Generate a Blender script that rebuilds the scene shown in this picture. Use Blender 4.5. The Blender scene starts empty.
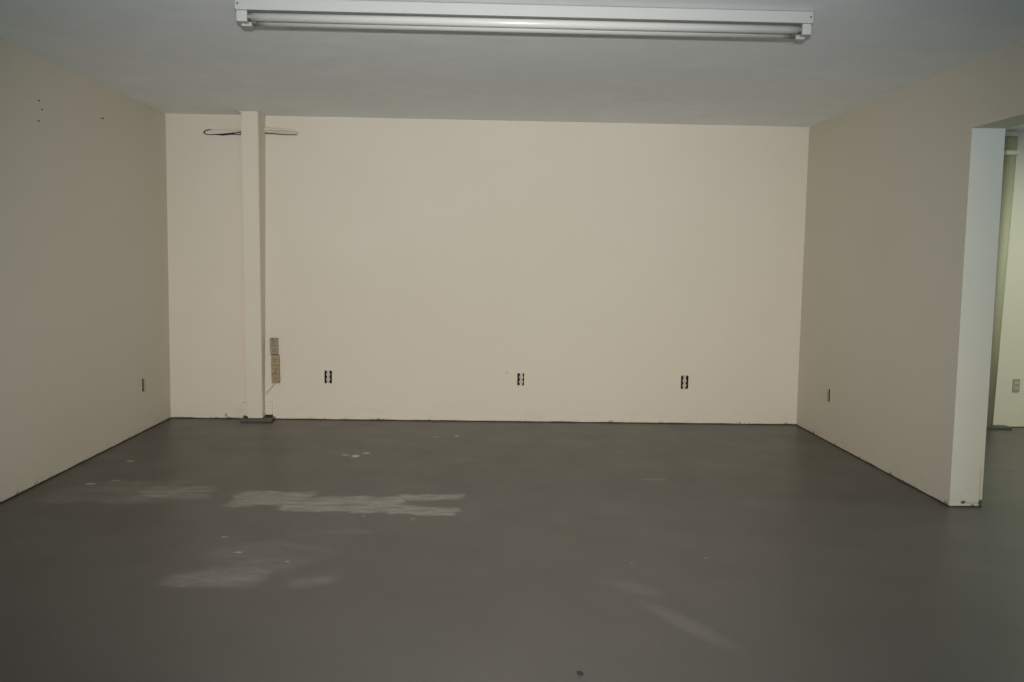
import bpy, bmesh, math, random
from mathutils import Vector, Matrix, noise

random.seed(7)
scene = bpy.context.scene
col = scene.collection
PI = math.pi

# ------------------------------------------------------------------ room (metres)
H = 2.44                       # ceiling height
XL, XR = -2.5545, 2.5966       # side walls
D = 7.382                      # back wall
END = 4.877                    # where the partition stops
TH = 0.1834                    # partition thickness
OPEN = 2.0764                  # height of the opening beside it
REAR = -1.6                    # the room goes on behind the camera
XO = 7.2                       # far side of the neighbouring room


# ------------------------------------------------------------------ object helpers
def link(o, parent=None):
    col.objects.link(o)
    if parent:
        o.parent = parent
    return o


def obj(name, bm, mat, parent=None, smooth=False):
    me = bpy.data.meshes.new(name)
    bmesh.ops.recalc_face_normals(bm, faces=bm.faces)
    bm.to_mesh(me)
    bm.free()
    for m in (mat if isinstance(mat, (list, tuple)) else [mat]):
        me.materials.append(m)
    if smooth:
        for p in me.polygons:
            p.use_smooth = True
    return link(bpy.data.objects.new(name, me), parent)


def tag(o, label, cat, group=None):
    o['label'] = label
    o['category'] = cat
    if group:
        o['group'] = group
    return o


def thing(name, label, cat, loc=(0, 0, 0), rotz=0, group=None):
    o = bpy.data.objects.new(name, None)
    col.objects.link(o)
    o.empty_display_size = 0.05
    o.location = loc
    o.rotation_euler = (0, 0, rotz)
    return tag(o, label, cat, group)


def struct(name, bm, mat, label=None):
    o = obj(name, bm, mat)
    o['kind'] = 'structure'
    if label:
        o['label'] = label
    return o


# ------------------------------------------------------------------ shape helpers
def box(bm, x0, x1, y0, y1, z0, z1, bevel=0.0, seg=2, mi=0):
    r = bmesh.ops.create_cube(bm, size=1.0)
    vs = r['verts']
    for v in vs:
        v.co = Vector(((x0 + x1) / 2 + v.co.x * (x1 - x0),
                       (y0 + y1) / 2 + v.co.y * (y1 - y0),
                       (z0 + z1) / 2 + v.co.z * (z1 - z0)))
    fs = set(f for v in vs for f in v.link_faces)
    if mi:
        for f in fs:
            f.material_index = mi
    if bevel > 0:
        es = list(set(e for v in vs for e in v.link_edges))
        bmesh.ops.bevel(bm, geom=es, offset=bevel, segments=seg, profile=0.5,
                        affect='EDGES', clamp_overlap=True)
    return vs


def cyl(bm, p0, p1, r0, r1=None, n=16, caps=True):
    p0, p1 = Vector(p0), Vector(p1)
    d = p1 - p0
    q = d.to_track_quat('Z', 'Y').to_matrix().to_4x4()
    m = Matrix.Translation((p0 + p1) / 2) @ q
    bmesh.ops.create_cone(bm, cap_ends=caps, segments=n, radius1=r0,
                          radius2=r0 if r1 is None else r1, depth=d.length, matrix=m)


def tube(bm, pts, r, n=8, sub=6):
    """A round wire through the points, smoothed (Catmull-Rom); r may be a list."""
    P = [Vector(p) for p in pts]
    R = r if isinstance(r, (list, tuple)) else [r] * len(P)
    path, rad = [], []
    for i in range(len(P) - 1):
        a, b, c, d = P[max(i - 1, 0)], P[i], P[i + 1], P[min(i + 2, len(P) - 1)]
        for k in range(sub):
            t = k / sub
            path.append(0.5 * ((2 * b) + (c - a) * t + (2 * a - 5 * b + 4 * c - d) * t * t
                               + (3 * b - a - 3 * c + d) * t ** 3))
            rad.append(R[i] + (R[i + 1] - R[i]) * t)
    path.append(P[-1])
    rad.append(R[-1])
    rings = []
    up = Vector((0, 1, 0.013))
    for i, p in enumerate(path):
        tg = (path[min(i + 1, len(path) - 1)] - path[max(i - 1, 0)]).normalized()
        s = tg.cross(up)
        s.normalize()
        w = s.cross(tg)
        rings.append([bm.verts.new(p + rad[i] * (math.cos(2 * PI * k / n) * s + math.sin(2 * PI * k / n) * w))
                      for k in range(n)])
    for a, b in zip(rings, rings[1:]):
        for k in range(n):
            bm.faces.new((a[k], a[(k + 1) % n], b[(k + 1) % n], b[k]))
    bm.faces.new(rings[0])
    bm.faces.new(rings[-1])


def holed_wall(bm, axis, pos, a0, a1, z0, z1, thick, holes, step=0.0):
    """A wall slab with rectangular cut-outs.  axis 'y': faces -y at y=pos and runs along x;
    axis '+x' / '-x': faces that way at x=pos and runs along y.  holes: (a0, a1, z0, z1)."""
    A = sorted(set([a0, a1] + [h[0] for h in holes] + [h[1] for h in holes]))
    Z = sorted(set([z0, z1] + [h[2] for h in holes] + [h[3] for h in holes]))

    def P(a, z, d):
        if axis == 'y':
            return Vector((a, pos + d, z))
        return Vector((pos - d if axis == '+x' else pos + d, a, z))
    V = {}

    def vt(a, z, d):
        k = (round(a, 5), round(z, 5), d)
        if k not in V:
            V[k] = bm.verts.new(P(a, z, d))
        return V[k]

    def inhole(a, z):
        return any(h[0] - 1e-6 < a < h[1] + 1e-6 and h[2] - 1e-6 < z < h[3] + 1e-6 for h in holes)
    cut = {}
    for i in range(len(A) - 1):
        for j in range(len(Z) - 1):
            cut[i, j] = inhole((A[i] + A[i + 1]) / 2, (Z[j] + Z[j + 1]) / 2)
    for (i, j), c in cut.items():
        if not c:
            for d in (0.0, thick):
                bm.faces.new([vt(A[i], Z[j], d), vt(A[i + 1], Z[j], d), vt(A[i + 1], Z[j + 1], d), vt(A[i], Z[j + 1], d)])
        for (di, dj, e) in ((-1, 0, 0), (1, 0, 1), (0, -1, 2), (0, 1, 3)):
            nb = cut.get((i + di, j + dj), True)
            if not c and nb:
                if e == 0: q = [(A[i], Z[j]), (A[i], Z[j + 1])]
                if e == 1: q = [(A[i + 1], Z[j]), (A[i + 1], Z[j + 1])]
                if e == 2: q = [(A[i], Z[j]), (A[i + 1], Z[j])]
                if e == 3: q = [(A[i], Z[j + 1]), (A[i + 1], Z[j + 1])]
                bm.faces.new([vt(*q[0], 0.0), vt(*q[1], 0.0), vt(*q[1], thick), vt(*q[0], thick)])


# ------------------------------------------------------------------ materials
class NT:
    def __init__(s, name):
        s.m = bpy.data.materials.new(name)
        s.m.use_nodes = True
        s.t = s.m.node_tree
        s.b = s.t.nodes['Principled BSDF']
        s.pos = None

    def n(s, kind, **kw):
        x = s.t.nodes.new(kind)
        for k, v in kw.items():
            setattr(x, k, v)
        return x

    def l(s, a, b):
        s.t.links.new(a, b)

    def put(s, v, sock):
        if hasattr(v, 'is_output') or isinstance(v, bpy.types.NodeSocket):
            s.l(v, sock)
        else:
            sock.default_value = v

    def math(s, op, a, b=0.0, c=0.0, clamp=False):
        x = s.n('ShaderNodeMath', operation=op, use_clamp=clamp)
        for i, v in enumerate((a, b, c)):
            s.put(v, x.inputs[i])
        return x.outputs[0]

    def position(s):
        if s.pos is None:
            g = s.n('ShaderNodeNewGeometry')
            q = s.n('ShaderNodeSeparateXYZ')
            s.l(g.outputs['Position'], q.inputs[0])
            s.pos = g.outputs['Position'], q.outputs[0], q.outputs[1], q.outputs[2]
        return s.pos

    def noise(s, scale, detail=4.0, rough=0.55, stretch=(1, 1, 1), off=(0, 0, 0), dist=0.0):
        m = s.n('ShaderNodeMapping')
        m.inputs['Scale'].default_value = stretch
        m.inputs['Location'].default_value = off
        s.l(s.position()[0], m.inputs['Vector'])
        x = s.n('ShaderNodeTexNoise')
        x.inputs['Scale'].default_value = scale
        x.inputs['Detail'].default_value = detail
        x.inputs['Roughness'].default_value = rough
        x.inputs['Distortion'].default_value = dist
        s.l(m.outputs[0], x.inputs['Vector'])
        return x.outputs[0]

    def ramp(s, v, a, b):
        x = s.n('ShaderNodeMapRange', clamp=True, interpolation_type='SMOOTHSTEP')
        s.put(v, x.inputs['Value'])
        x.inputs['From Min'].default_value = a
        x.inputs['From Max'].default_value = b
        return x.outputs[0]

    def ellipse(s, u, v, cu, cv, ru, rv, rot=0.0, inner=0.3):
        """1 inside an ellipse in the (u, v) plane, fading to 0 at its rim."""
        du, dv = s.math('SUBTRACT', u, cu), s.math('SUBTRACT', v, cv)
        c, sn = math.cos(rot), math.sin(rot)
        p = s.math('ADD', s.math('MULTIPLY', du, c / ru), s.math('MULTIPLY', dv, sn / ru))
        q = s.math('ADD', s.math('MULTIPLY', du, -sn / rv), s.math('MULTIPLY', dv, c / rv))
        d = s.math('SQRT', s.math('ADD', s.math('MULTIPLY', p, p), s.math('MULTIPLY', q, q)))
        return s.ramp(d, 1.0, inner)

    def rect(s, u, v, u0, u1, v0, v1, soft=0.02, wob=None):
        def band(a, lo, hi):
            return s.math('MULTIPLY', s.ramp(a, lo - soft, lo + soft), s.ramp(a, hi + soft, hi - soft))
        if wob is not None:
            u = s.math('ADD', u, wob)
            v = s.math('ADD', v, wob)
        return s.math('MULTIPLY', band(u, u0, u1), band(v, v0, v1))

    def mix(s, f, a, b):
        x = s.n('ShaderNodeMix', data_type='RGBA')
        s.put(f, x.inputs[0])
        s.put(a, x.inputs[6])
        s.put(b, x.inputs[7])
        return x.outputs[2]

    def bump(s, h, strength=0.2, dist=0.01):
        x = s.n('ShaderNodeBump')
        x.inputs['Strength'].default_value = strength
        x.inputs['Distance'].default_value = dist
        s.l(h, x.inputs['Height'])
        s.l(x.outputs[0], s.b.inputs['Normal'])

    def done(s, color, rough=0.6, metal=0.0, spec=0.5):
        s.put(color, s.b.inputs['Base Color'])
        s.put(rough, s.b.inputs['Roughness'])
        s.b.inputs['Metallic'].default_value = metal
        s.b.inputs['Specular IOR Level'].default_value = spec
        return s.m


def rgb(r, g, b):
    """sRGB 0-255 to linear."""
    f = lambda c: (c / 255 / 12.92) if c / 255 <= 0.04045 else ((c / 255 + 0.055) / 1.055) ** 2.4
    return (f(r), f(g), f(b), 1.0)


def plain(name, c, rough=0.5, metal=0.0, var=0.12, scale=30.0, bump=0.0):
    t = NT(name)
    nz = t.noise(scale, 3)
    d = tuple(x * (1 - var) for x in c[:3]) + (1,)
    if bump:
        t.bump(nz, bump, 0.003)
    return t.done(t.mix(nz, d, c), rough, metal)


def wall_material(name, c, marks=None):
    t = NT(name)
    P, X, Y, Z = t.position()
    big = t.ramp(t.noise(0.9, 4, off=(3, 1, 7)), 0.3, 0.75)
    fine = t.noise(9, 5, 0.6)
    c2 = tuple(x * y for x, y in zip(c[:3], (0.965, 0.955, 0.93))) + (1,)
    cc = t.mix(big, c2, c)
    c3 = tuple(x * 0.96 for x in c[:3]) + (1,)
    cc = t.mix(t.math('MULTIPLY', fine, 0.5), cc, c3)
    # grime and old scuffs close to the floor
    low = t.math('MULTIPLY', t.ramp(Z, 0.16, 0.0), t.ramp(t.noise(7, 4, stretch=(1, 1, 2.4), off=(5, 5, 5)), 0.52, 0.72))
    cc = t.mix(t.math('MULTIPLY', low, 0.14), cc, rgb(120, 106, 84))
    chips = t.math('MULTIPLY', t.ramp(Z, 0.035, 0.0), t.ramp(t.noise(17, 2, off=(1, 9, 2)), 0.62, 0.68))
    cc = t.mix(t.math('MULTIPLY', chips, 0.8), cc, rgb(70, 64, 54))
    if marks:
        cc = marks(t, cc, X, Y, Z)
    t.bump(t.math('ADD', t.math('MULTIPLY', t.noise(60, 4), 0.4), t.noise(5, 3)), 0.12, 0.006)
    return t.done(cc, 0.62, 0, 0.35)


CREAM = rgb(213, 203, 184)


def back_marks(t, cc, X, Y, Z):
    dent = t.ellipse(X, Z, 0.181, 0.407, 0.014, 0.012)
    cc = t.mix(t.math('MULTIPLY', dent, 0.35), cc, rgb(120, 108, 88))
    chip = t.math('MAXIMUM', t.ellipse(X, Z, -2.108, 0.03, 0.012, 0.022), t.ellipse(X, Z, -2.085, 0.008, 0.03, 0.012))
    cc = t.mix(t.math('MULTIPLY', chip, 0.7), cc, rgb(78, 68, 52))
    return cc


def end_marks(t, cc, X, Y, Z):
    wob = t.math('MULTIPLY', t.math('SUBTRACT', t.noise(25, 3), 0.5), 0.012)
    on_end = t.ramp(t.math('ABSOLUTE', t.math('SUBTRACT', Y, END)), 0.004, 0.002)
    nick = t.ellipse(t.math('ADD', X, wob), t.math('ADD', Z, wob), 2.674, 0.026, 0.018, 0.014, inner=0.4)
    tail = t.rect(X, Z, 2.68, 2.775, 0.021, 0.025, 0.003, wob=t.math('MULTIPLY', wob, 0.4))
    crack = t.rect(X, Z, 2.7625, 2.7655, 0.0, 0.22, 0.003, wob=t.math('MULTIPLY', wob, 0.6))
    corner = t.ellipse(t.math('ADD', X, wob), Z, 2.772, 0.02, 0.016, 0.028, inner=0.6)
    m = t.math('MAXIMUM', t.math('MAXIMUM', nick, corner),
               t.math('MULTIPLY', t.math('MAXIMUM', tail, crack), 0.6))
    cc = t.mix(t.math('MULTIPLY', t.math('MULTIPLY', m, on_end), 0.92), cc, rgb(46, 46, 38))
    # chips along the near corner bead
    bead = t.math('MULTIPLY', t.ramp(t.math('ABSOLUTE', t.math('SUBTRACT', X, XR)), 0.012, 0.004),
                  t.ramp(t.math('ABSOLUTE', t.math('SUBTRACT', Y, END)), 0.012, 0.004))
    bead = t.math('MULTIPLY', bead, t.ramp(t.noise(6, 2, off=(2, 3, 8)), 0.66, 0.7))
    return t.mix(t.math('MULTIPLY', bead, 0.7), cc, rgb(70, 64, 54))


M_back = wall_material('cream wall paint', CREAM, back_marks)
M_side = wall_material('cream wall paint on block', rgb(211, 203, 186))
M_part = wall_material('cream partition paint', rgb(210, 203, 186), end_marks)


def ceiling_material():
    t = NT('brushed ceiling plaster')
    nz = t.noise(4.0, 5, 0.6, stretch=(0.9, 1.2, 1), dist=0.6)
    big = t.noise(0.8, 3)
    a, b = rgb(236, 239, 237), rgb(243, 245, 243)
    cc = t.mix(t.ramp(nz, 0.3, 0.7), a, b)
    cc = t.mix(t.math('MULTIPLY', t.ramp(big, 0.3, 0.7), 0.4), cc, rgb(232, 235, 233))
    t.bump(t.noise(7, 5, 0.6, stretch=(0.9, 1.2, 1), dist=0.8), 0.22, 0.012)
    return t.done(cc, 0.8, 0, 0.2)


M_ceil = ceiling_material()


def floor_material():
    t = NT('worn grey floor paint')
    P, X, Y, Z = t.position()
    base = t.mix(t.ramp(t.noise(0.7, 4, off=(4, 2, 0)), 0.3, 0.7), rgb(76, 73, 69), rgb(83, 80, 75))
    base = t.mix(t.math('MULTIPLY', t.noise(14, 5, 0.7), 0.35), base, rgb(72, 69, 66))
    streak = t.noise(5.5, 6, 0.62, stretch=(0.55, 2.6, 1), off=(2, 0, 0), dist=0.5)
    fine = t.noise(26, 4, 0.7, stretch=(0.8, 0.8, 1), off=(8, 1, 0))
    wob = t.math('MULTIPLY', t.math('SUBTRACT', t.noise(4.0, 4, 0.6, off=(9, 4, 0)), 0.5), 0.22)
    worn = rgb(152, 147, 137)

    # scraping runs across the room: a coarse streak pattern broken up by a finer one
    scrape = t.math('ADD', t.math('MULTIPLY', streak, 0.62), t.math('MULTIPLY', t.noise(15, 6, 0.7, stretch=(0.45, 2.2, 1), off=(3, 3, 0), dist=0.6), 0.38))

    grain = t.math('ADD', 0.5, t.math('MULTIPLY', 0.5, t.ramp(t.noise(17, 5, 0.72, stretch=(0.45, 1.5, 1), off=(5, 2, 0), dist=0.7), 0.40, 0.58)))

    def patch(c, mask, lo, hi, k, colr=worn):
        f = t.math('MULTIPLY', t.ramp(t.math('MULTIPLY', mask, t.math('ADD', scrape, 0.25)), lo + 0.25, hi + 0.25), k)
        return t.mix(t.math('MULTIPLY', f, grain), c, colr)
    cloud = t.noise(3.4, 6, 0.62, stretch=(0.8, 1.5, 1), off=(1, 7, 0), dist=0.4)

    def haze(c, mask, lo, hi, k):
        f = t.math('MULTIPLY', t.ramp(t.math('MULTIPLY', mask, t.math('ADD', t.math('ADD', t.math('MULTIPLY', cloud, 0.6), t.math('MULTIPLY', scrape, 0.4)), 0.25)),
                                      lo + 0.25, hi + 0.25), k)
        return t.mix(t.math('MULTIPLY', f, grain), c, worn)
    # the long scraped strip and its fainter end towards the left wall
    m = t.rect(X, Y, -1.40, -0.90, 4.74, 5.10, 0.07, wob)
    m = t.math('MAXIMUM', m, t.rect(X, Y, -1.12, -0.42, 4.64, 5.02, 0.07, wob))
    m = t.math('MAXIMUM', m, t.rect(X, Y, -0.55, -0.10, 4.60, 4.80, 0.06, wob))
    m = t.math('MAXIMUM', m, t.rect(X, Y, -0.50, -0.10, 4.90, 5.08, 0.06, wob))
    c = patch(base, m, 0.22, 0.56, 0.95)
    m = t.rect(X, Y, -2.02, -1.42, 4.80, 5.28, 0.16, wob)
    c = patch(c, m, 0.34, 0.60, 0.75)
    m = t.rect(X, Y, -2.50, -1.60, 4.70, 5.40, 0.22, wob)
    c = haze(c, m, 0.30, 0.60, 0.45)
    # paler scuffs nearer the camera
    m = t.rect(X, Y, -1.32, -0.84, 3.56, 3.80, 0.10, wob)
    c = haze(c, m, 0.14, 0.66, 0.46)
    m = t.rect(X, Y, -0.82, -0.58, 3.56, 3.74, 0.09, wob)
    c = haze(c, m, 0.14, 0.66, 0.42)
    m = t.ellipse(X, Y, -0.95, 3.96, 0.60, 0.48)
    c = haze(c, m, 0.28, 0.66, 0.26)
    m = t.ellipse(X, Y, -0.66, 4.33, 0.28, 0.10)
    c = patch(c, m, 0.30, 0.60, 0.25)
    m = t.ellipse(X, Y, 0.76, 3.22, 0.34, 0.07, rot=-1.05)
    c = t.mix(t.math('MULTIPLY', m, 0.12), c, worn)
    m = t.ellipse(X, Y, 0.62, 3.60, 0.2, 0.08, rot=-0.6)
    c = t.mix(t.math('MULTIPLY', m, 0.10), c, worn)
    m = t.ellipse(X, Y, 1.05, 5.45, 0.12, 0.04, rot=0.1)
    c = t.mix(t.math('MULTIPLY', m, 0.3), c, worn)
    # small bare spots
    for (x, y, rx, ry, k) in ((-0.86, 6.03, .05, .07, .95), (-0.80, 6.12, .05, .045, .7), (-0.93, 6.06, .05, .06, .35),
                              (-2.277, 5.81, .045, .035, .8), (-2.27, 5.215, .055, .03, .8), (-2.16, 5.30, .05, .03, .4),
                              (-0.203, 6.76, .025, .06, .55), (-0.36, 6.72, .05, .03, .3), (-1.10, 4.01, .035, .018, .55),
                              (-1.22, 4.235, .03, .015, .5), (-0.85, 3.89, .014, .014, .6), (-0.36, 4.56, .03, .02, .3),
                              (1.01, 3.97, .012, .014, .5), (0.66, 3.9, .014, .012, .35), (4.524, 7.30, .05, .05, .9),
                              (-0.62, 4.60, .014, .014, .5)):
        e = t.ellipse(t.math('ADD', X, t.math('MULTIPLY', wob, 0.25)), Y, x, y, rx * 1.25, ry * 1.25, inner=0.2)
        e = t.ramp(t.math('MULTIPLY', e, t.math('ADD', fine, 0.2)), 0.42, 0.68)
        c = t.mix(t.math('MULTIPLY', e, k), c, rgb(196, 190, 176))
    for (x, y, rx, ry, k, cl) in ((0.422, 4.21, .045, .06, .45, rgb(112, 70, 52)), (-0.90, 4.06, .02, .02, .6, rgb(50, 42, 34)),
                                  (0.98, 5.9, .05, .03, .5, rgb(60, 48, 38)), (-1.42, 4.10, .02, .02, .3, rgb(50, 42, 34))):
        e = t.ellipse(X, Y, x, y, rx, ry, inner=0.3)
        c = t.mix(t.math('MULTIPLY', e, k), c, cl)
    t.bump(t.math('ADD', t.noise(2.2, 3), t.math('MULTIPLY', t.noise(35, 4), 0.12)), 0.10, 0.012)
    rough = t.math('ADD', 0.30, t.math('MULTIPLY', t.noise(3.0, 4, off=(6, 6, 0)), 0.16))
    return t.done(c, rough, 0, 0.5)


M_floor = floor_material()
M_joint = plain('dark floor joint', rgb(62, 57, 48), 0.8, var=0.4, scale=20)
M_plate = plain('grey painted steel plate', rgb(80, 78, 69), 0.5, var=0.2, scale=12)
M_gap = plain('dark gap', rgb(40, 38, 31), 0.9, var=0.3)
M_white = plain('white fixture enamel', rgb(164, 164, 158), 0.32, var=0.05, scale=6)
M_holder = plain('white lamp holder plastic', rgb(166, 165, 158), 0.45, var=0.06)
M_lampmetal = plain('lamp end metal', rgb(150, 148, 142), 0.35, 0.8)
M_screw = plain('dark screw head', rgb(60, 62, 62), 0.45, 0.6)
M_device = plain('ivory receptacle plastic', rgb(200, 189, 164), 0.45, var=0.06)
M_yoke = plain('painted receptacle strap', rgb(206, 199, 180), 0.45, var=0.1)
M_hole = plain('dark steel junction box', rgb(34, 30, 22), 0.75, var=0.4)
M_slot = plain('receptacle slot', rgb(48, 42, 32), 0.8)
M_stripa = plain('aged beige strip plastic', rgb(156, 142, 114), 0.5, var=0.2, scale=25)
M_stripb = plain('yellowed beige strip plastic', rgb(160, 143, 104), 0.5, var=0.25, scale=25)
M_cord = plain('painted cord', rgb(170, 158, 134), 0.55)
M_black = plain('black cable jacket', rgb(30, 25, 18), 0.6, var=0.4, scale=25)
M_paintedwire = plain('cream painted wire', rgb(208, 198, 176), 0.6, var=0.05)
M_wireshadow = plain('brown wire shadow', rgb(96, 86, 66), 0.6, var=0.3, scale=25)  # brown for the shadow drawn under the right-hand painted strand
M_column = plain('cream column paint', rgb(212, 203, 182), 0.6, var=0.05, scale=4)
M_pipe = plain('khaki pipe paint', rgb(172, 167, 138), 0.6, var=0.1, scale=6)
M_greenplate = plain('grey beige cover plate', rgb(158, 154, 134), 0.5, var=0.15)
M_debris = plain('dark grit', rgb(32, 32, 30), 0.8)
M_nail = plain('steel nail', rgb(84, 78, 66), 0.5, 0.5)


def tube_material():
    t = NT('fluorescent tube glass')
    P, X, Y, Z = t.position()
    # the blackened ends an old tube gets
    left = t.ramp(X, -0.965, -1.04)
    right = t.ramp(X, 1.30, 1.365)
    e = t.math('MAXIMUM', left, right)
    far = t.ramp(Y, 4.09, 4.12)
    k = t.math('MULTIPLY', e, t.math('ADD', 0.30, t.math('MULTIPLY', far, 0.45)))
    t.b.inputs['Coat Weight'].default_value = 0.6
    t.b.inputs['Coat Roughness'].default_value = 0.08
    return t.done(t.mix(k, rgb(184, 183, 175), rgb(64, 58, 50)), 0.25, 0, 0.5)


M_tube = tube_material()

# ------------------------------------------------------------------ the setting
bm = bmesh.new()
box(bm, XL - 0.2, XO + 0.2, REAR, D + 0.2, -0.1, 0.0)
struct('floor', bm, M_floor, 'worn grey painted concrete floor with scraped pale patches')

bm = bmesh.new()
box(bm, XL - 0.2, XO + 0.2, REAR, D + 0.2, H, H + 0.1)
struct('ceiling', bm, M_ceil, 'white brushed plaster ceiling')

OUT_BACK = [(-1.307, -1.246, 0.302, 0.407, 0.0), (0.268, 0.324, 0.304, 0.405, 0.006), (1.620, 1.682, 0.292, 0.402, -0.002)]
bm = bmesh.new()
holed_wall(bm, 'y', D, XL - 0.2, XO + 0.2, 0.0, H, 0.15, [o[:4] for o in OUT_BACK])
struct('wall_back', bm, M_back, 'long cream painted wall at the far end')

LH = (6.784, 6.848, 0.302, 0.402)
RH = (6.682, 6.746, 0.303, 0.400)
bm = bmesh.new()
holed_wall(bm, '+x', XL, REAR, D, 0.0, H, 0.15, [LH])
struct('wall_left', bm, M_side, 'cream painted wall on the left')

bm = bmesh.new()
holed_wall(bm, '-x', XR, END, D, 0.0, H, TH, [RH])
box(bm, XR, XR + TH, 2.45, END, OPEN, H)
box(bm, XR, XR + TH, REAR, 2.45, 0.0, H)
struct('wall_right', bm, M_part, 'cream partition on the right, open beside its squared end')

bm = bmesh.new()
box(bm, XO, XO + 0.2, REAR, D, 0.0, H)
struct('wall_side_room', bm, M_side, 'far wall of the neighbouring room')


def ragged_strip(p0, p1, nrm, seed, hmin=0.004, hmax=0.012, proud=0.004):
    """The thin dark line of floor paint run up on to the foot of a wall."""
    bm = bmesh.new()
    p0, p1, nrm = Vector(p0), Vector(p1), Vector(nrm)
    n = int((p1 - p0).length / 0.03)
    prev = None
    for i in range(n + 1):
        p = p0.lerp(p1, i / n)
        q = noise.noise(Vector((i * 0.16, seed, 0))) * 0.5 + 0.5
        h = hmin + (hmax - hmin) * max(0, min(1, q + 0.25 * noise.noise(Vector((i * 0.9, seed, 3)))))
        ring = [bm.verts.new(p + nrm * proud), bm.verts.new(p + nrm * proud * 0.7 + Vector((0, 0, h))),
                bm.verts.new(p + Vector((0, 0, h))), bm.verts.new(p)]
        if prev:
            for k in range(4):
                bm.faces.new((prev[k], prev[(k + 1) % 4], ring[(k + 1) % 4], ring[k]))
        else:
            bm.faces.new(ring)
        prev = ring
    bm.faces.new(prev)
    return bm


struct('paint_line_back', ragged_strip((XL, D, 0), (-1.97, D, 0), (0, -1, 0), 1), M_joint)
struct('paint_line_back_centre', ragged_strip((-1.704, D, 0), (XR, D, 0), (0, -1, 0), 2), M_joint)
struct('paint_line_left', ragged_strip((XL, 1.5, 0), (XL, D, 0), (1, 0, 0), 3), M_joint)
struct('paint_line_right', ragged_strip((XR, END, 0), (XR, D, 0), (-1, 0, 0), 4), M_joint)
struct('paint_line_partition_end', ragged_strip((XR, END, 0), (XR + TH, END, 0), (0, -1, 0), 5, 0.003, 0.008), M_joint)
struct('paint_line_side_room', ragged_strip((4.366, D, 0), (XO, D, 0), (0, -1, 0), 6), M_joint)

# ------------------------------------------------------------------ the boxed column by the back wall
t = thing('column', 'square cream boxed column standing against the back wall', 'column', (-1.85, 7.33, 0))


def loc(parent, x, y, z):
    return Vector((x, y, z)) - parent.location


bm = bmesh.new()
b = [(-1.921, 7.285), (-1.789, 7.285), (-1.789, D - 0.001), (-1.921, D - 0.001)]
a = [(-1.905, 7.16), (-1.775, 7.16), (-1.768, D - 0.001), (-1.897, D - 0.001)]
lo = [bm.verts.new(loc(t, x, y, 0.026)) for x, y in b]
hi = [bm.verts.new(loc(t, x, y, H - 0.002)) for x, y in a]
bm.faces.new(lo)
bm.faces.new(hi)
for k in range(4):
    bm.faces.new((lo[k], lo[(k + 1) % 4], hi[(k + 1) % 4], hi[k]))
bmesh.ops.bevel(bm, geom=[e for e in bm.edges if abs(e.verts[0].co.z - e.verts[1].co.z) > 1], offset=0.006, segments=3,
                affect='EDGES')
obj('shaft', bm, M_column, t)

bm = bmesh.new()
box(bm, -1.958 + 1.85, -1.705 + 1.85, 7.247 - 7.33, D - 0.002 - 7.33, 0.0, 0.024, 0.003)
obj('base_plate', bm, M_plate, t)['label'] = 'grey painted steel base plate'

bm = bmesh.new()                                  # low cladding either side of the foot, above a dark gap
box(bm, -1.787 + 1.85, -1.730 + 1.85, 7.366 - 7.33, D - 0.001 - 7.33, 0.040, 0.148, 0.003)
obj('foot_cladding', bm, M_column, t)
bm = bmesh.new()
box(bm, -1.965 + 1.85, -1.922 + 1.85, 7.345 - 7.33, D - 0.001 - 7.33, 0.034, 0.138, 0.003)
obj('foot_cladding', bm, M_column, t)
bm = bmesh.new()
box(bm, -1.787 + 1.85, -1.726 + 1.85, 7.370 - 7.33, D - 0.001 - 7.33, 0.024, 0.040)
box(bm, -1.960 + 1.85, -1.924 + 1.85, 7.36 - 7.33, D - 0.001 - 7.33, 0.024, 0.034)
# broken corner of the boxing
box(bm, -1.925 + 1.85, -1.901 + 1.85, 7.2835 - 7.33, 7.298 - 7.33, 0.024, 0.040, 0.004)
obj('grout_gap', bm, M_gap, t)['label'] = 'dark gap at the column foot'

bm = bmesh.new()                                  # the plaster collar where it meets the ceiling
box(bm, -1.914 + 1.85, -1.900 + 1.85, 7.152 - 7.33, 7.19 - 7.33, H - 0.012, H - 0.001, 0.003)
obj('plaster_collar', bm, M_column, t)

# ------------------------------------------------------------------ cable loops tucked behind the column
t = thing('cable_loop', 'thin cable loop poking out either side of the cream column near the ceiling', 'cable', (-1.85, 7.36, 2.30))
yw = 7.366
bm = bmesh.new()
tube(bm, [loc(t, x, y, z) for x, y, z in ((-1.906, yw - .01, 2.286), (-2.03, yw, 2.287), (-2.10, yw - .004, 2.283), (-2.16, yw, 2.283),
                                           (-2.215, yw, 2.281), (-2.245, yw, 2.290), (-2.247, yw - .004, 2.300),
                                           (-2.225, yw - .01, 2.313), (-2.19, yw - .012, 2.319))],
     [.0038, .0042, .008, .0035, .003, .0048, .0055, .004, .0035])
obj('cable_or_shadow', bm, M_black, t, True)['label'] = 'black uncovered cable strand'
bm = bmesh.new()
tube(bm, [loc(t, x, y, z) for x, y, z in ((-2.12, yw - .006, 2.285), (-2.06, yw - .010, 2.288), (-1.99, yw - .012, 2.299),
                                           (-1.94, yw - .012, 2.306), (-1.906, yw - .012, 2.306))],
     [.004, .0065, .0035, .007, .009])
obj('cable_or_shadow', bm, M_black, t, True)['label'] = 'black uncovered cable strand'
bm = bmesh.new()
tube(bm, [loc(t, x, y, z) for x, y, z in ((-2.195, yw - .012, 2.319), (-2.10, yw - .012, 2.320), (-2.0, yw - .012, 2.317), (-1.905, yw - .012, 2.314))], .0032)
obj('painted_cable', bm, M_paintedwire, t, True)['label'] = 'cable strand painted over in cream'
bm = bmesh.new()
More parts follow.
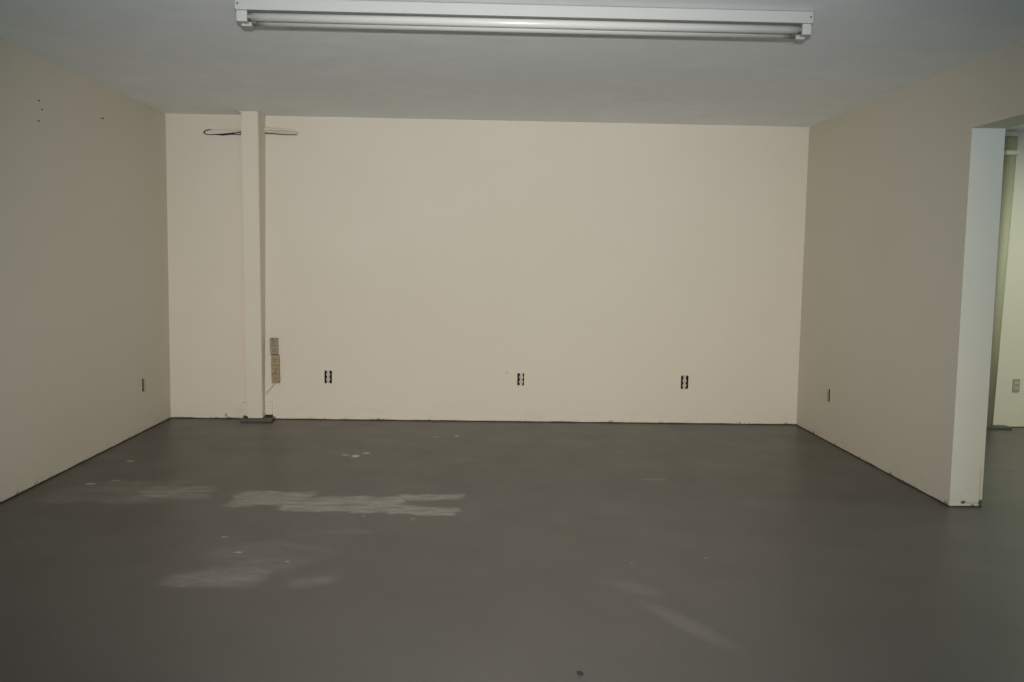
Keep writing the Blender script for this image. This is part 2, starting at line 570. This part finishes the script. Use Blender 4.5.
tube(bm, [loc(t, x, y, z) for x, y, z in ((-1.777, yw - .02, 2.331), (-1.70, yw - .012, 2.331), (-1.60, yw - .008, 2.327), (-1.53, yw - .006, 2.320),
                                           (-1.503, yw - .004, 2.309), (-1.53, yw - .004, 2.303), (-1.60, yw - .004, 2.304),
                                           (-1.70, yw - .006, 2.311), (-1.777, yw - .01, 2.315))],
     [.012, .012, .010, .006, .004, .004, .006, .008, .009])
obj('painted_cable', bm, M_paintedwire, t, True)['label'] = 'cable strand painted over in cream'
bm = bmesh.new()
tube(bm, [loc(t, x, y, z) for x, y, z in ((-1.782, yw, 2.301), (-1.70, yw, 2.298), (-1.62, yw, 2.2925), (-1.515, yw, 2.293))], [.0045, .004, .0036, .003])
obj('cable_or_shadow', bm, M_wireshadow, t, True)['label'] = 'thin brown line standing for the shadow beneath the painted strand'  # shadow under the cream strand, built as a brown tube

# ------------------------------------------------------------------ the beige socket strip and its cord
t = thing('socket_strip', 'beige two-piece socket strip hung upright on the back wall beside the column', 'socket strip', (-1.697, D, 0.30))
t.rotation_euler = (0, -0.018, 0)


def duplex_face(bm, cx, y, cz, w, h):
    """The raised round-ended face of one receptacle, looking at -y."""
    n = 20
    lo_, hi_ = [], []
    for k in range(n):
        a_ = 2 * PI * k / n
        x_, z_ = w / 2 * math.cos(a_), h / 2 * math.sin(a_)
        z_ = max(-h * 0.38, min(h * 0.38, z_))
        lo_.append(bm.verts.new((cx + x_, y, cz + z_)))
        hi_.append(bm.verts.new((cx + x_ * 0.94, y - 0.003, cz + z_ * 0.94)))
    bm.faces.new(hi_)
    for k in range(n):
        bm.faces.new((lo_[k], lo_[(k + 1) % n], hi_[(k + 1) % n], hi_[k]))


def slots(bm, cx, y, cz, s=1.0, sides=True):
    if sides:
        box(bm, cx - 0.0075 * s, cx - 0.0050 * s, y - 0.0006, y + 0.001, cz - 0.001 * s, cz + 0.008 * s)
        box(bm, cx + 0.0050 * s, cx + 0.0075 * s, y - 0.0006, y + 0.001, cz - 0.002 * s, cz + 0.008 * s)
    cyl(bm, (cx, y + 0.001, cz - 0.007 * s), (cx, y - 0.0006, cz - 0.007 * s), 0.0028 * s, n=10)


bm = bmesh.new()
box(bm, -0.038, 0.026, -0.034, -0.001, 0.236, 0.370, 0.004)
obj('housing', bm, M_stripa, t)
bm = bmesh.new()
box(bm, -0.030, 0.034, -0.038, -0.001, 0.002, 0.234, 0.004)
obj('housing', bm, M_stripb, t)['label'] = 'yellowed lower housing'
for (xa, xb, yf, z) in ((-0.038, 0.026, -0.0352, 0.310), (-0.038, 0.026, -0.0352, 0.238), (-0.030, 0.034, -0.0392, 0.150),
                        (-0.030, 0.034, -0.0392, 0.078)):
    bm = bmesh.new()                               # joint lines between the snap-on faces
    box(bm, xa, xb, yf, yf + 0.005, z - 0.0015, z + 0.0015)
    obj('joint', bm, M_slot, t)
for (x, y, z) in ((-0.006, -0.034, 0.340), (-0.004, -0.034, 0.272), (0.000, -0.038, 0.192), (0.004, -0.038, 0.113), (0.003, -0.038, 0.040)):
    bm = bmesh.new()
    duplex_face(bm, x, y, z, 0.036, 0.046)
    s_ = obj('socket', bm, M_stripa, t)
    bm = bmesh.new()
    slots(bm, x, y - 0.003, z, 1.7)
    obj('slot', bm, M_slot, s_)
for (x, y, z) in ((-0.020, -0.034, 0.362), (-0.012, -0.034, 0.3625), (-0.010, -0.038, 0.086), (0.002, -0.038, 0.085), (0.022, -0.038, 0.016)):
    bm = bmesh.new()
    cyl(bm, (x, y + 0.002, z), (x, y - 0.0015, z), 0.0045, n=10)
    obj('screw', bm, M_slot, t)
bm = bmesh.new()
tube(bm, [(-0.008, -0.016, 0.006), (-0.022, -0.012, -0.018), (-0.050, -0.010, -0.050), (-0.080, -0.010, -0.082), (-0.0795, -0.008, -0.090)], 0.0036)
obj('cord', bm, M_cord, t, True)['label'] = 'thin cord slanting down to the column'


# ------------------------------------------------------------------ bare receptacles in their cut-outs
def bare_outlet(label, cx, cz, w, h, loc_, rotz, shift=0.0, drop=0.0, tilt=0.0):
    """Local frame: wall face at y=0, looking at -y."""
    t = thing('wall_outlet', label, 'wall outlet', loc_, rotz, 'bare receptacles set low in the walls')
    bm = bmesh.new()                               # open-fronted box in the wall
    w2, h2, d = w / 2 - 0.0005, h / 2 - 0.0005, 0.055
    box(bm, -w2, w2, d - 0.002, d, -h2, h2)
    box(bm, -w2, -w2 + 0.002, 0.002, d - 0.002, -h2, h2)
    box(bm, w2 - 0.002, w2, 0.002, d - 0.002, -h2, h2)
    box(bm, -w2 + 0.002, w2 - 0.002, 0.002, d - 0.002, -h2, -h2 + 0.002)
    box(bm, -w2 + 0.002, w2 - 0.002, 0.002, d - 0.002, h2 - 0.002, h2)
    obj('junction_box', bm, M_hole, t)['label'] = 'dark steel box behind the receptacle'

    def sh(bm):
        rot = Matrix.Rotation(tilt, 3, 'Y')
        for v in bm.verts:
            v.co = rot @ v.co
            v.co.x += shift
            v.co.z += drop
        return bm
    bm = bmesh.new()                               # strap with spread ears
    hh = h / 2 + 0.003
    prof = [(0.013, hh), (0.013, hh - 0.006), (0.008, hh - 0.012), (0.008, -hh + 0.012), (0.013, -hh + 0.006), (0.013, -hh)]
    poly = [(x, z) for x, z in prof] + [(-x, z) for x, z in reversed(prof)]
    f = [bm.verts.new((x, -0.002, z)) for x, z in poly]
    k_ = [bm.verts.new((x, -0.0004, z)) for x, z in poly]
    bm.faces.new(f)
    bm.faces.new(k_)
    for i in range(len(poly)):
        j = (i + 1) % len(poly)
        bm.faces.new((f[i], f[j], k_[j], k_[i]))
    obj('strap', sh(bm), M_yoke, t)
    bm = bmesh.new()                               # moulded body
    box(bm, -0.0135, 0.0135, -0.0005, 0.030, -0.036, 0.036, 0.003)
    obj('body', sh(bm), M_hole, t)['label'] = 'dark moulded body'
    for s in (1, -1):
        bm = bmesh.new()
        duplex_face(bm, 0, -0.003, s * 0.0195, 0.034, 0.033)
        q = obj('socket', sh(bm), M_device, t)
        bm = bmesh.new()
        slots(bm, 0, -0.006, s * 0.0195)
        obj('slot', sh(bm), M_slot, q)
    for zz, fr in ((0, -0.0042), (hh - 0.006, -0.0035), (-hh + 0.006, -0.0035)):
        bm = bmesh.new()
        cyl(bm, (0, -0.001, zz), (0, fr, zz), 0.003, n=10)
        obj('screw', sh(bm), M_screw, t)
    return t


LAB = ['bare wall outlet in the back wall nearest the column and socket strip',
       'bare wall outlet near the middle of the back wall',
       'bare wall outlet in the back wall nearest the right corner']
for (x0, x1, z0, z1, s), lb, dp, tl in zip(OUT_BACK, LAB, (0.001, -0.001, -0.006), (0.0, 0.02, 0.015)):
    bare_outlet(lb, 0, 0, x1 - x0, z1 - z0, ((x0 + x1) / 2, D, (z0 + z1) / 2), 0, s * 0.6, dp, tl)
bare_outlet('bare wall outlet set low in the left wall', 0, 0, LH[1] - LH[0], LH[3] - LH[2],
            (XL, (LH[0] + LH[1]) / 2, (LH[2] + LH[3]) / 2), PI / 2, 0.006)
bare_outlet('bare wall outlet set low in the long face of the right partition', 0, 0, RH[1] - RH[0], RH[3] - RH[2],
            (XR, (RH[0] + RH[1]) / 2, (RH[2] + RH[3]) / 2), -PI / 2, -0.005)

# the covered one beyond the opening
t = thing('covered_outlet', 'wall outlet with grey beige cover plate, seen through the opening on the right', 'wall outlet', (4.435, D, 0.355))
bm = bmesh.new()
box(bm, -0.030, 0.030, -0.007, -0.0005, -0.056, 0.056, 0.003)
obj('cover_plate', bm, M_greenplate, t)
for s in (1, -1):
    bm = bmesh.new()
    duplex_face(bm, 0, -0.007, s * 0.0205, 0.034, 0.034)
    q = obj('socket', bm, M_device, t)
    bm = bmesh.new()
    slots(bm, 0, -0.010, s * 0.0205, 1.3)
    obj('slot', bm, M_slot, q)
bm = bmesh.new()
cyl(bm, (0, -0.006, 0), (0, -0.0085, 0), 0.003, n=10)
obj('screw', bm, M_screw, t)

# ------------------------------------------------------------------ the pipe beyond the opening
t = thing('wall_pipe', 'khaki painted pipe on the back wall just past the partition end', 'pipe', (4.158, 7.33, 0))
bm = bmesh.new()
cyl(bm, (0.015, 0, 0.021), (0.071, 0, H - 0.05), 0.05, n=28)
obj('pipe', bm, M_pipe, t, True)
bm = bmesh.new()
cyl(bm, (0.0715, 0, H - 0.052), (0.073, 0, H - 0.03), 0.0515, n=28)
obj('top_collar', bm, M_column, t)['label'] = 'cream collar at the top'
bm = bmesh.new()
box(bm, 0.010, 0.112, -0.056, 0.050, 2.240, 2.272, 0.003)
obj('clamp', bm, M_column, t)['label'] = 'cream clamp band around the pipe'
bm = bmesh.new()
box(bm, -0.12, 0.205, -0.06, 0.051, 0.0, 0.020, 0.003)
obj('base_plate', bm, M_plate, t)['label'] = 'grey painted floor plate'

# ------------------------------------------------------------------ the twin-tube ceiling light
FX0, FX1, FY, FZ = -1.098, 1.420, 4.046, 2.386
t = thing('ceiling_light', 'long white twin-tube fluorescent light fixed to the ceiling', 'ceiling light', (0.16, FY + 0.07, H))
O = t.location
bm = bmesh.new()
box(bm, FX0 - O.x, FX1 - O.x, FY - O.y, FY + 0.145 - O.y, FZ - O.z, H - 0.004 - O.z, 0.003)
obj('housing', bm, M_white, t)
bm = bmesh.new()                                    # dark strip: shade of the gap above the housing put into colour
box(bm, FX0 + 0.02 - O.x, FX1 - 0.02 - O.x, FY + 0.02 - O.y, FY + 0.125 - O.y, -0.004, -0.0005)
obj('gap_shade_strip', bm, M_gap, t)
for y in (FY + 0.024, FY + 0.106):
    bm = bmesh.new()
    zc = 2.3615
    cyl(bm, (-1.030 - O.x, y - O.y, zc - O.z), (1.358 - O.x, y - O.y, zc - O.z), 0.0192, n=24)
    tb = obj('tube', bm, M_tube, t, True)
    for (xa, xb) in ((-1.046, -1.030), (1.358, 1.374)):
        bm = bmesh.new()
        cyl(bm, (xa - O.x, y - O.y, zc - O.z), (xb - O.x, y - O.y, zc - O.z), 0.0196, n=24)
        obj('end_cap', bm, M_lampmetal, tb, False)['label'] = 'dull metal end cap'
    for (xa, xb) in ((FX0 + 0.004, -1.047), (1.375, FX1 - 0.004)):
        bm = bmesh.new()
        box(bm, xa - O.x, xb - O.x, y - 0.018 - O.y, y + 0.018 - O.y, 2.338 - O.z, FZ - O.z, 0.004)
        obj('lamp_holder', bm, M_holder, t)
for x in (FX0 + 0.012, FX1 - 0.012):
    bm = bmesh.new()
    cyl(bm, (x - O.x, FY + 0.001 - O.y, 2.412 - O.z), (x - O.x, FY - 0.002 - O.y, 2.412 - O.z), 0.004, n=10)
    obj('screw', bm, M_screw, t)

# ------------------------------------------------------------------ nails in the left wall, grit on the floor
NAILS = [((5.317, 2.187), 'topmost of the three small nails in a row high on the left wall', .008),
         ((5.353, 2.143), 'middle one of the three small nails in a row high on the left wall', .006),
         ((5.307, 2.072), 'lowest of the three small nails in a row high on the left wall', .007),
         ((6.164, 2.217), 'single nail high on the left wall nearer the back corner', .016)]
for (y, z), lb, ln in NAILS:
    bm = bmesh.new()
    cyl(bm, (-0.004, 0, 0.001), (ln, 0, 0), 0.0026, n=8)
    cyl(bm, (ln, 0, 0), (ln + 0.002, 0, 0), 0.0048, n=12)
    o = obj('nail', bm, M_nail)
    o.location = (XL, y, z)
    tag(o, lb, 'nail', 'nails in the left wall')

bm = bmesh.new()
bmesh.ops.create_icosphere(bm, subdivisions=2, radius=1)
for v in bm.verts:
    k = 1 + 0.35 * noise.noise(v.co * 1.7)
    v.co = Vector((v.co.x * 0.009 * k, v.co.y * 0.013 * k, max(-0.0035, v.co.z * 0.005 * k)))
o = obj('grit', bm, M_debris)
o.location = (0.321, 2.816, 0.0036)
o.rotation_euler = (0, 0, 0.7)
tag(o, 'small dark crumb of grit lying on the bare floor in the foreground', 'grit')

# ------------------------------------------------------------------ camera
cz, yaw, pitch, roll, f = 1.3302, 0.0297, 0.0892, 0.0163, 906.28
cam = bpy.data.cameras.new('camera')
cam.sensor_width = 36
cam.lens = f / 1024 * 36
cam.clip_start = 0.02
co = bpy.data.objects.new('camera', cam)
col.objects.link(co)
fw = Vector((math.sin(yaw) * math.cos(pitch), math.cos(yaw) * math.cos(pitch), -math.sin(pitch)))
right = Vector((math.cos(yaw), -math.sin(yaw), 0))
up = right.cross(fw)
r2 = right * math.cos(roll) + up * math.sin(roll)
u2 = up * math.cos(roll) - right * math.sin(roll)
m = Matrix((r2, u2, -fw)).transposed().to_4x4()
m.translation = Vector((0, 0, cz))
co.matrix_world = m
scene.camera = co

# ------------------------------------------------------------------ light
def lamp(name, kind, loc_, energy, color, **kw):
    l = bpy.data.lights.new(name, kind)
    l.energy = energy
    l.color = color
    for k, v in kw.items():
        setattr(l, k, v)
    o = bpy.data.objects.new(name, l)
    col.objects.link(o)
    o.location = loc_
    return o


# the flash above the lens
fl = lamp('flash', 'SPOT', (0.0, -0.02, cz + 0.15), 1010, (1.0, 0.96, 0.945), spot_size=math.radians(74), spot_blend=1.0,
          shadow_soft_size=0.025)
aim = Vector((0.10, D, 0.66)) - fl.location
fl.rotation_euler = aim.to_track_quat('-Z', 'Y').to_euler()

# ceiling lights of the neighbouring room
for (y, e) in ((4.75, 26), (6.1, 24)):
    lamp('side_room_light', 'AREA', (4.9, y, H - 0.06), e, (0.88, 1.0, 0.86), shape='RECTANGLE', size=1.2, size_y=0.2)

# daylight through the open end behind the camera: brighter lower half added to lift the ceiling, dim overcast above it
w = bpy.data.worlds.new('world')
scene.world = w
w.use_nodes = True
wt = w.node_tree
bg = wt.nodes['Background']
tc = wt.nodes.new('ShaderNodeTexCoord')
sx = wt.nodes.new('ShaderNodeSeparateXYZ')
mr = wt.nodes.new('ShaderNodeMapRange')
mx = wt.nodes.new('ShaderNodeMix')
mx.data_type = 'RGBA'
wt.links.new(tc.outputs['Generated'], sx.inputs[0])
wt.links.new(sx.outputs[2], mr.inputs['Value'])
mr.inputs['From Min'].default_value = -0.03
mr.inputs['From Max'].default_value = 0.03
wt.links.new(mr.outputs[0], mx.inputs[0])
mx.inputs[6].default_value = (1.0, 1.72, 2.4, 1)
mx.inputs[7].default_value = (1.0, 1.04, 0.84, 1)
wt.links.new(mx.outputs[2], bg.inputs[0])
bg.inputs[1].default_value = 1.0

vs = scene.view_settings
scene.display_settings.display_device = 'sRGB'
vs.view_transform = 'Standard'
vs.look = 'None'
vs.exposure = 0.0
vs.gamma = 1.0
vs.use_curve_mapping = False
scene.cycles.use_denoising = True
scene.cycles.max_bounces = 8
scene.cycles.diffuse_bounces = 6
